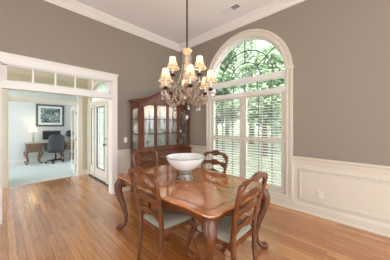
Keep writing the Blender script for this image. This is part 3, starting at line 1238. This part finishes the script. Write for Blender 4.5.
# pediment board
N = 40
top = [(X0 + hw * i / N, U1 + .004, ptop(-1 + 2 * i / N)) for i in range(N + 1)]
bot = [(X0 + hw * i / N, U1 + .004, UZ1 - .01 + .10 * max(0, 1 - abs(-1 + 2 * i / N) ** 2)) for i in range(N + 1)]
MB().strip(top, bot, (0, .03, 0)).build('pediment', wd, ct)
cn = MB()
for dz, dp, r in ((.0, .016, .016), (.022, .030, .018), (.042, .044, .014)):
    cn.tube([(X0 - .01 + (hw + .02) * i / N, U1 - dp + .012, ptop(-1 + 2 * i / N) + dz - .01) for i in range(N + 1)], r, 8)
    for a, s in ((X0, -1), (X1, 1)):
        if s > 0:
            continue
        cn.tube([(a + s * (dp - .012), U1 - dp + .012, 1.945 + dz), (a + s * (dp - .012), D0, 1.945 + dz)], r, 8)
cn.build('cornice', wd, ct)
fin = MB()
fin.lathe([(.0, 0), (.03, .0), (.02, .015), (.012, .03), (.028, .05), (.026, .07), (.008, .09), (0, .11)], (0, U1 - .01, ptop(0) + .025), 14)
fin.build('finial', wd, ct)
# glazed doors
g0, g1 = X0 + .085, X1 - .06
gw = (g1 - g0) / 4
for i in range(4):
    a, e = g0 + gw * i, g0 + gw * (i + 1)
    st = .036
    zl, zr = [UZ1 - .012 + .10 * (1 - ((q - HCX + HCX) / (hw / 2)) ** 2) for q in (a, e)]
    d = MB()
    y0, y1 = U1 + .002, U1 + .026
    d.box((a + .002, y0, BZ + .05), (a + st, y1, zl)).box((e - st, y0, BZ + .05), (e - .002, y1, zr)).box((a + st, y0, BZ + .05), (e - st, y1, BZ + .11))
    tp, bt = [], []
    for k in range(13):
        q = k / 12
        x = a + st + (e - a - 2 * st) * q
        zz = UZ1 - .012 + .10 * (1 - (x / (hw / 2)) ** 2)
        tp.append((x, y0, zz))
        bt.append((x, y0, zz - .06 + .025 * math.sin(q * PI)))
    d.strip(tp, bt, (0, y1 - y0, 0))
    dd = d.build('glazed_door', wd, ct)
    bx((a + st - .004, U1 + .012, BZ + .10), (e - st + .004, U1 + .015, min(zl, zr) - .03)).build('glass_pane', M['cab_glass'], dd)
    MB().ball((e - .018 if i % 2 == 0 else a + .018, U1 - .012, 1.30), .011).build('knob', M['brass'], dd)
SH = (BZ + .05, 1.255, 1.590)
for z in SH[1:]:
    bx((X0 + .032, D0 - .02, z - .016), (X1 - .032, U1 + .06, z)).build('shelf', wd, ct, .003)
bx((X0 + .032, D0 - .02, BZ + .002), (X1 - .032, U1 + .05, BZ + .05)).build('shelf', wd, ct)
cl = bpy.data.lights.new('cabinet_lamp', 'AREA')
cl.shape = 'RECTANGLE'
cl.size, cl.size_y = 1.1, .08
cl.energy = 1.0
cl.color = (1, .84, .62)
clo = bpy.data.objects.new('cabinet_lamp', cl)
COL.objects.link(clo)
clo.location = (HCX, -.22, 1.925)

# china inside the cabinet: own things
CY = -.035


def plate(r):
    return MB().lathe([(0, -.004), (r * .62, -.004), (r * .68, .006), (r, .018), (r, .022), (r * .66, .011), (0, .002)], seg=28)


where = ['first bay from the left', 'second bay from the left', 'third bay from the left', 'fourth bay from the left']
proto = None
for row, z, r, nm in ((1, SH[1], .135, 'middle'), (2, SH[2], .105, 'top')):
    for i in range(4):
        x = HCX + g0 + gw * (i + .5)
        o = plate(r).build('plate', M['porcelain'], None)
        o.rotation_euler = (R(78), 0, 0)
        o.location = (x, -.125, z + r * .978 + .003)
        tag(o, 'white %s plate on the cabinet %s shelf, %s' % ('dinner' if row == 1 else 'side', nm, where[i]), 'plate', 'white plates in the china cabinet')
pl = plate(.125).build('plate', M['porcelain'], None)
pl.rotation_euler = (R(80), 0, R(-70))
pl.location = (HCX + X0 + .085, -.24, SH[1] + .125)
tag(pl, 'white plate propped behind the left side glass of the china cabinet', 'plate', 'white plates in the china cabinet')
gob = MB().lathe([(0, 0), (.032, 0), (.030, .004), (.005, .010), (.004, .075), (.012, .085), (.034, .115), (.038, .15), (.033, .175), (.031, .175), (.035, .15), (.030, .117), (0, .09)], seg=16)
g0o = gob.build('goblet', M['teal_glass'], None)
k = 0
pos_words = ['left', 'right']
for i in range(4):
    for j_ in range(2):
        o = g0o if k == 0 else g0o.copy()
        if k:
            COL.objects.link(o)
        o.location = (HCX + g0 + gw * (i + .28 + .44 * j_), -.26 + .03 * (j_ % 2), SH[0] + .0005)
        tag(o, 'blue-green goblet on the lowest cabinet shelf, %s one, %s' % (pos_words[j_], where[i]), 'glass', 'goblets on the lowest shelf of the china cabinet')
        k += 1
cup = MB().lathe([(0, 0), (.03, 0), (.028, .008), (.045, .03), (.058, .065), (.055, .065), (.042, .033), (0, .014)], seg=20)
c0 = cup.build('small_bowl', M['porcelain'], None)
for i in range(4):
    o = c0 if i == 0 else c0.copy()
    if i:
        COL.objects.link(o)
    o.location = (HCX + g0 + gw * (i + .5), -.29, SH[1] + .0005)
    tag(o, 'small white bowl before a dinner plate, %s' % where[i], 'bowl', 'small bowls in the china cabinet')

# ------------------------------------------------------------------ chandelier
cd = Vector((TX, TY, 0))
cd = Vector((-3.482, -3.926, 0)) + FW * 2.41 + RT * (-8 / 185 * 2.41)
ch = thing('chandelier', 'ornate silver and amber chandelier with nine lit fabric shades hanging over the table', 'chandelier', (cd.x, cd.y, 0))
# chain of oval links up to a ceiling canopy
cm = MB()
z = 2.455
i = 0
while z < 3.62:
    pts = []
    for k in range(11):
        a_ = 2 * PI * k / 10
        u_, v_ = .011 * math.cos(a_), .022 * math.sin(a_)
        pts.append((u_ if i % 2 == 0 else 0, 0 if i % 2 == 0 else u_, z + v_))
    cm.tube(pts, .0042, 6, cap=False)
    z += .034
    i += 1
cm.tube([(.004, .004, 2.44), (-.004, .0, 3.0), (.004, -.004, 3.64)], .003, 6)
cm.build('chain', M['bronze'], ch)
MB().lathe([(0, 3.655), (.065, 3.655), (.062, 3.63), (.03, 3.61), (.012, 3.60), (0, 3.60)], seg=24).build('ceiling_canopy', M['silver'], ch)
MB().lathe([(.0, 2.45), (.012, 2.45), (.016, 2.435), (.060, 2.432), (.068, 2.42), (.062, 2.405), (.040, 2.385), (.030, 2.36), (.024, 2.35), (0, 2.35)], seg=24, scal=.05, nsc=8).build('crown_cup', M['amber'], ch)
MB().lathe([(0, 2.36), (.020, 2.36), (.017, 2.30), (.020, 2.26), (.030, 2.24), (.020, 2.22), (.017, 2.10), (.022, 2.02), (.034, 2.0), (.022, 1.98), (0, 1.98)], seg=16).build('column', M['amber'], ch)
MB().lathe([(0, 1.985), (.03, 1.985), (.042, 1.95), (.034, 1.92), (.05, 1.88), (.066, 1.83), (.06, 1.78), (.040, 1.745), (0, 1.74)], seg=20, scal=.05, nsc=6).build('body_vase', M['silver'], ch)
MB().lathe([(0, 1.75), (.052, 1.75), (.056, 1.735), (.032, 1.72), (.046, 1.69), (.040, 1.65), (.020, 1.625), (.028, 1.605), (.016, 1.585), (0, 1.58)], seg=20).build('lower_urn', M['bronze'], ch)
MB().lathe([(0, 1.585), (.012, 1.58), (.022, 1.56), (.018, 1.54), (.006, 1.525), (0, 1.515)], seg=12).build('bottom_drop', M['crystal'], ch)


def adir(deg):
    return -FW * math.cos(R(deg)) + RT * math.sin(R(deg))


def make_shade(parent, o, zb):
    prof = []
    for k in range(9):
        q = k / 8
        prof.append((.080 - .044 * (1 - (1 - q) ** 1.9) + .0, zb + .145 * q))
    MB().lathe(prof, (o.x, o.y, 0), 64, .035, 8).build('shade', M['shade'], parent)
    tr = MB()
    for rr, zz, w_ in ((.0805, zb, .0035), (.0365, zb + .144, .003)):
        pts = []
        for k in range(49):
            a_ = 2 * PI * k / 48
            r_ = rr * (1 + .035 * math.cos(8 * a_))
            pts.append((o.x + r_ * math.cos(a_), o.y + r_ * math.sin(a_), zz))
        tr.tube(pts, w_, 6, cap=False)
    tr.build('shade_trim', M['shadeband'], parent)
    tr = MB()
    for k in range(8):
        a_ = 2 * PI * k / 8
        tr.tube([(o.x + (r_ * 1.035 + .001) * math.cos(a_), o.y + (r_ * 1.035 + .001) * math.sin(a_), zz) for r_, zz in prof], .0032, 5)
    tr.build('shade_rib', M['shaderib'], parent)


lamps = []
for tier, r_, zb, angs in ((0, .32, 1.975, [9 + 60 * k for k in range(6)]), (1, .195, 2.155, [-64, 56, 176])):
    for dg in angs:
        d = adir(dg)
        sd_ = Vector((-d.y, d.x, 0))

        def P(rad, zz, side=0.):
            return d * rad + sd_ * side + Vector((0, 0, zz))
        am = MB()
        if tier == 0:
            zc = 1.885
            pts = [(.045, 1.82), (.075, 1.765), (.12, 1.725), (.175, 1.705), (.23, 1.715), (.275, 1.75), (.303, 1.80), (.318, 1.85), (.32, zc)]
            am.tube([P(*q) for q in pts], [.016, .015, .014, .013, .012, .012, .011, .011, .011], 8)
            # scrolls curling above and below the arm
            am.tube([P(.05, 1.93), P(.09, 1.955), P(.14, 1.93), P(.165, 1.875), P(.15, 1.83), P(.12, 1.825), P(.11, 1.85), P(.125, 1.865)], [.008, .008, .008, .007, .006, .006, .005, .004], 7)
            sc_ = []
            for k in range(14):
                a_ = 2.2 + k * .45
                rr = .052 - .003 * k
                sc_.append(P(.245 + rr * math.cos(a_), 1.80 + rr * math.sin(a_)))
            am.tube(sc_, [.010 - .0004 * k for k in range(14)], 7)
            sc_ = []
            for k in range(14):
                a_ = 3.6 - k * .45
                rr = .050 - .003 * k
                sc_.append(P(.355 + .0 + rr * math.cos(a_) * .8, 1.815 + rr * math.sin(a_)))
            am.tube(sc_, [.009 - .0004 * k for k in range(14)], 7)
            # leaf
            am.add([P(.17, 1.70), P(.20, 1.735, .02), P(.235, 1.76), P(.20, 1.735, -.02), P(.2, 1.728)], [(0, 1, 4), (1, 2, 4), (2, 3, 4), (3, 0, 4)])
        else:
            zc = 2.07
            pts = [(.03, 1.965), (.055, 1.935), (.10, 1.925), (.15, 1.95), (.185, 2.0), (.195, zc)]
            am.tube([P(*q) for q in pts], [.010, .009, .008, .008, .008, .008], 8)
            am.tube([P(.03, 2.05), P(.07, 2.07), P(.11, 2.04), (P(.115, 1.99)), P(.09, 1.975), P(.08, 1.995)], [.007, .007, .006, .006, .005, .004], 7)
        arm = am.build('arm', M['silver'], ch)
        c_ = d * r_
        MB().lathe([(0, zc - .012), (.012, zc - .01), (.030, zc), (.034, zc + .010), (.020, zc + .014), (.013, zc + .03), (0, zc + .03)], (c_.x, c_.y, 0), 14).build('candle_cup', M['bronze'], arm)
        MB().tube([(c_.x, c_.y, zc + .02), (c_.x, c_.y, zb + .045)], .0105, 10).build('candle_sleeve', M['shadeband'], arm)
        MB().lathe([(0, zb + .044), (.009, zb + .048), (.015, zb + .065), (.010, zb + .085), (0, zb + .105)], (c_.x, c_.y, 0), 10).build('bulb', M['bulb'], arm)
        make_shade(arm, c_, zb)
        drops = ((r_ + .035, zc - .03), (r_ - .035, zc - .03), (.175, 1.695)) if tier == 0 else ((r_, zc - .03),)
        for rr, zz in drops:
            q = d * rr
            MB().lathe([(0, zz), (.003, zz - .006), (.006, zz - .016), (.003, zz - .022), (.011, zz - .042), (.009, zz - .056), (0, zz - .066)], (q.x, q.y, 0), 8).build('crystal_drop', M['crystal'], arm)
        lp = bpy.data.lights.new('bulb_light', 'POINT')
        lp.energy = .15
        lp.color = (1, .82, .60)
        lp.shadow_soft_size = .018
        lo_ = bpy.data.objects.new('bulb_light', lp)
        COL.objects.link(lo_)
        lo_.location = (cd.x + c_.x, cd.y + c_.y, zb + .115)
# leafy scrolls round the body, between the arms
for dg in [39 + 60 * k for k in range(6)]:
    d = adir(dg)
    sd_ = Vector((-d.y, d.x, 0))

    def Q(rad, zz):
        return d * rad + Vector((0, 0, zz))
    sc_ = MB()
    sc_.tube([Q(.04, 1.74), Q(.09, 1.735), Q(.14, 1.765), Q(.155, 1.81), Q(.13, 1.845), Q(.10, 1.835), Q(.098, 1.81), Q(.115, 1.80)], [.010, .012, .012, .011, .010, .008, .007, .005], 8)
    sc_.tube([Q(.045, 1.83), Q(.08, 1.87), Q(.11, 1.915), Q(.10, 1.955), Q(.075, 1.955), Q(.072, 1.93)], [.012, .012, .010, .009, .007, .005], 8)
    for w_, z0 in ((.10, 1.735), (.16, 1.80)):
        c_ = Q(w_, z0)
        sc_.add([c_ - sd_ * .024, c_ + d * .03 + Vector((0, 0, .028)), c_ + sd_ * .024, c_ + d * .012 + Vector((0, 0, -.028)), c_ + d * .022], [(0, 1, 4), (1, 2, 4), (2, 3, 4), (3, 0, 4)])
    sc_.build('leaf_scroll', M['silver'], ch)
# glass bead strands from the crown cup to the arms
for dg in [9 + 60 * k for k in range(6)]:
    d = adir(dg + 30)
    pts, rad = [], []
    for k in range(41):
        q = k / 40
        rr = .050 + .135 * q ** 2.2
        zz = 2.40 - .49 * q ** .85 - .015 * math.sin(q * PI)
        pts.append(d * rr + Vector((0, 0, zz)))
        rad.append(.0065 if k % 2 else .0025)
    MB().tube(pts, rad, 6).build('bead_strand', M['crystal'], ch)

# ------------------------------------------------------------------ small fittings
v = thing('ceiling_vent', 'small white ceiling vent with a dark slotted half near the arched window', 'vent', (-.468, -2.0, HC))
f = MB()
f.box((-.075, -.17, -.008), (.075, -.155, 0)).box((-.075, .155, -.008), (.075, .17, 0)).box((-.075, -.155, -.008), (-.06, .155, 0)).box((.06, -.155, -.008), (.075, .155, 0)).box((-.06, -.008, -.008), (.06, .008, 0))
f.build('frame', M['ventw'], v)
bx((-.06, -.155, -.003), (.06, .0, -.0005)).build('backing', M['slot'], v)
sl_ = MB()
for i in range(7):
    y = .012 + i * .0205
    sl_.prism([(-.06, y, -.002), (-.06, y + .019, -.007), (-.06, y + .019, -.005), (-.06, y, 0)], (.12, 0, 0))
sl_.build('louvers', M['ventw'], v)
sl_ = MB()
for i in range(5):
    y = -.15 + i * .029
    sl_.prism([(-.06, y, -.002), (-.06, y + .006, -.007), (-.06, y + .006, -.006), (-.06, y, -.001)], (.12, 0, 0))
sl_.build('louvers', M['ventw'], v)

sw = thing('light_switch', 'ivory light switch plate on the wall left of the china cabinet', 'switch', (-1.60, 0, 1.12))
bx((-.036, -.007, -.058), (.036, 0, .058)).build('plate', M['plastic'], sw, .003)
MB().prism([(-.006, -.007, -.012), (-.006, -.016, .010), (-.006, -.007, .012)], (.012, 0, 0)).build('toggle', M['plastic'], sw)
ou = thing('power_outlet', 'ivory power outlet low on the white panelled wall right of the window', 'outlet', (0, -3.335, .345))
bx((-.010, -.037, -.058), (-.003, .037, .058)).build('plate', M['plastic'], ou, .003)
for zz in (-.024, .024):
    r_ = MB().tube([(-.0098, 0, zz), (-.013, 0, zz)], [.017, .016], 14).build('receptacle', M['plastic'], ou)
    MB().box((-.0135, -.008, zz - .004), (-.0128, -.005, zz + .007)).box((-.0135, .005, zz - .004), (-.0128, .008, zz + .007)).build('slot', M['slot'], r_)

# ------------------------------------------------------------------ office behind the doorways
OD = OYB - .62     # desk front
dk = thing('writing_desk', 'oak topped wooden desk on cabriole legs against the pale office wall', 'desk', (-2.12, 5.38, 0), R(0))
MB().box((-.79, -.30, .755), (.79, .30, .785)).build('desktop', M['desklt'], dk, .006)
for s, nm in ((-1, 'left'), (1, 'right')):
    cx_ = s * .54
    p = MB().box((cx_ - .215, -.27, .44), (cx_ + .215, .27, .756)).build('pedestal', M['desk'], dk, .004)
    for z0, z1 in ((.455, .595), (.605, .745)):
        dr = bx((cx_ - .195, -.285, z0), (cx_ + .195, -.269, z1)).build('drawer', M['desk'], p, .004)
    for lx in (-.19, .19):
        for ly in (-.24, .24):
            cabriole(MB(), (cx_ + lx, ly), (math.copysign(1, lx), math.copysign(1, ly)), .455, .95).build('leg', M['desk'], dk)
MB().box((-.33, -.26, .665), (.33, -.24, .756)).build('kneehole_rail', M['desk'], dk)

lm = thing('table_lamp', 'slim table lamp with a white shade, lit, on the left of the office desk', 'lamp', (-2.66, 5.42, .785))
MB().lathe([(0, 0), (.075, 0), (.075, .012), (.03, .025), (.018, .05), (.032, .10), (.036, .16), (.016, .22), (.012, .30), (.020, .34), (.010, .37), (.008, .44), (0, .44)], seg=18).build('base', M['pewter'], lm)
MB().lathe([(.125, .40), (.10, .50), (.065, .62)], seg=24).build('lamp_shade', M['shade'], lm)
MB().ball((0, 0, .49), .03).build('bulb', M['bulb_soft'], lm)
MB().lathe([(0, .60), (.010, .61), (.012, .64), (0, .66)], seg=8).build('finial', M['pewter'], lm)
lp = bpy.data.lights.new('desk_lamp_light', 'POINT')
lp.energy = 1.8
lp.color = (1, .82, .6)
lp.shadow_soft_size = .03
lo_ = bpy.data.objects.new('desk_lamp_light', lp)
COL.objects.link(lo_)
lo_.location = (-2.66, 5.42, 1.36)

pc = thing('framed_picture', 'large framed print with a wide white mat above the office desk', 'picture', (-2.09, OYB, 1.84))
fw_, fh_, ft = .47, .455, .075
f = MB()
f.box((-fw_, -.04, -fh_), (fw_, -.004, -fh_ + ft)).box((-fw_, -.04, fh_ - ft), (fw_, -.004, fh_)).box((-fw_, -.04, -fh_ + ft), (-fw_ + ft, -.004, fh_ - ft)).box((fw_ - ft, -.04, -fh_ + ft), (fw_, -.004, fh_ - ft))
f.build('frame', M['frame'], pc, .008)
bx((-fw_ + ft, -.020, -fh_ + ft), (fw_ - ft, -.004, fh_ - ft)).build('mat_board', M['mat_board'], pc)
bx((-fw_ + ft + .075, -.023, -fh_ + ft + .085), (fw_ - ft - .075, -.0205, fh_ - ft - .085)).build('print', M['art'], pc)

mo = thing('computer_monitor', 'black computer monitor on the office desk beneath the framed print', 'monitor', (-2.08, 5.50, .785))
MB().box((-.29, -.02, .08), (.29, .02, .43)).build('bezel', M['black'], mo, .006)
bx((-.275, -.0225, .10), (.275, -.0205, .415)).build('screen', M['screen'], mo)
MB().box((-.03, .0, .01), (.03, .03, .2)).box((-.12, -.08, 0), (.12, .10, .012)).build('stand', M['black'], mo)

gl = thing('desk_globe', 'small dark round globe on a stand at the right end of the office desk', 'globe', (-1.49, 5.36, .785))
MB().ball((0, 0, .30), .135, 20).build('sphere', M['globe'], gl)
ring = MB()
ring.tube([(.152 * math.cos(2 * PI * k / 32 + .4), 0, .30 + .152 * math.sin(2 * PI * k / 32 + .4)) for k in range(25)], .007, 6)
ring.build('meridian_ring', M['nickel'], gl)
MB().lathe([(0, 0), (.09, 0), (.09, .015), (.02, .03), (.014, .08), (.02, .12), (.012, .155), (0, .158)], seg=16).build('stand', M['black'], gl)

# office chair, back to the doorway
oc = thing('office_chair', 'charcoal swivel office chair with a tall rounded back, before the office desk', 'chair', (-2.06, 4.84, 0), R(88))
bk = MB()
lay = []
for k in range(13):
    q = k / 12
    z_ = .50 + .60 * q
    hw_ = .255 * (1 - .10 * abs(q - .45)) * (1 if q < .75 else math.sqrt(max(0, 1 - ((q - .75) / .27) ** 2)) * .62 + .38)
    xc = -.21 - .10 * q * q - .02
    ring = []
    for j_ in range(20):
        a_ = 2 * PI * j_ / 20
        ca, sa = math.cos(a_), math.sin(a_)
        ex = lambda v_, p_: math.copysign(abs(v_) ** p_, v_)
        ring.append((xc + .055 * ex(sa, .8) + .05 * (abs(ca) ** 2), hw_ * ex(ca, .7), z_))
    lay.append(ring)
vs = [p for r_ in lay for p in r_]
fs = []
for i in range(12):
    for k in range(20):
        j_ = (k + 1) % 20
        fs.append((i * 20 + k, i * 20 + j_, (i + 1) * 20 + j_, (i + 1) * 20 + k))
fs += [tuple(range(19, -1, -1)), tuple(12 * 20 + k for k in range(20))]
bk.add(vs, fs, True).build('backrest', M['leather'], oc)
st_ = MB().box((-.24, -.26, .42), (.26, .26, .52))
st_.build('seat', M['leather'], oc, .04)
for s in (1, -1):
    a_ = MB()
    a_.tube([(.10, s * .27, .46), (.10, s * .31, .52), (.10, s * .315, .66)], .018, 8)
    a_.tube([(-.20, s * .30, .66), (-.05, s * .315, .68), (.16, s * .31, .67), (.2, s * .31, .64)], [.024, .026, .026, .018], 8)
    a_.tube([(-.17, s * .30, .655), (-.21, s * .29, .56)], .016, 8)
    a_.build('armrest', M['black'], oc)
MB().tube([(0, 0, .09), (0, 0, .30)], .030, 12).tube([(0, 0, .28), (0, 0, .42)], .020, 12).box((-.10, -.10, .395), (.10, .10, .42)).build('gas_lift', M['black'], oc)
for k in range(5):
    a_ = 2 * PI * k / 5 + .25
    ca, sa = math.cos(a_), math.sin(a_)
    sp = MB().tube([(.02 * ca, .02 * sa, .125), (.15 * ca, .15 * sa, .115), (.29 * ca, .29 * sa, .085)], [.026, .022, .015], 8).build('base_spoke', M['black'], oc)
    MB().tube([(.29 * ca - .022 * sa, .29 * sa + .022 * ca, .038), (.29 * ca + .022 * sa, .29 * sa - .022 * ca, .038)], .029, 12).tube([(.29 * ca, .29 * sa, .05), (.29 * ca, .29 * sa, .09)], .008, 6).build('caster', M['black'], sp)
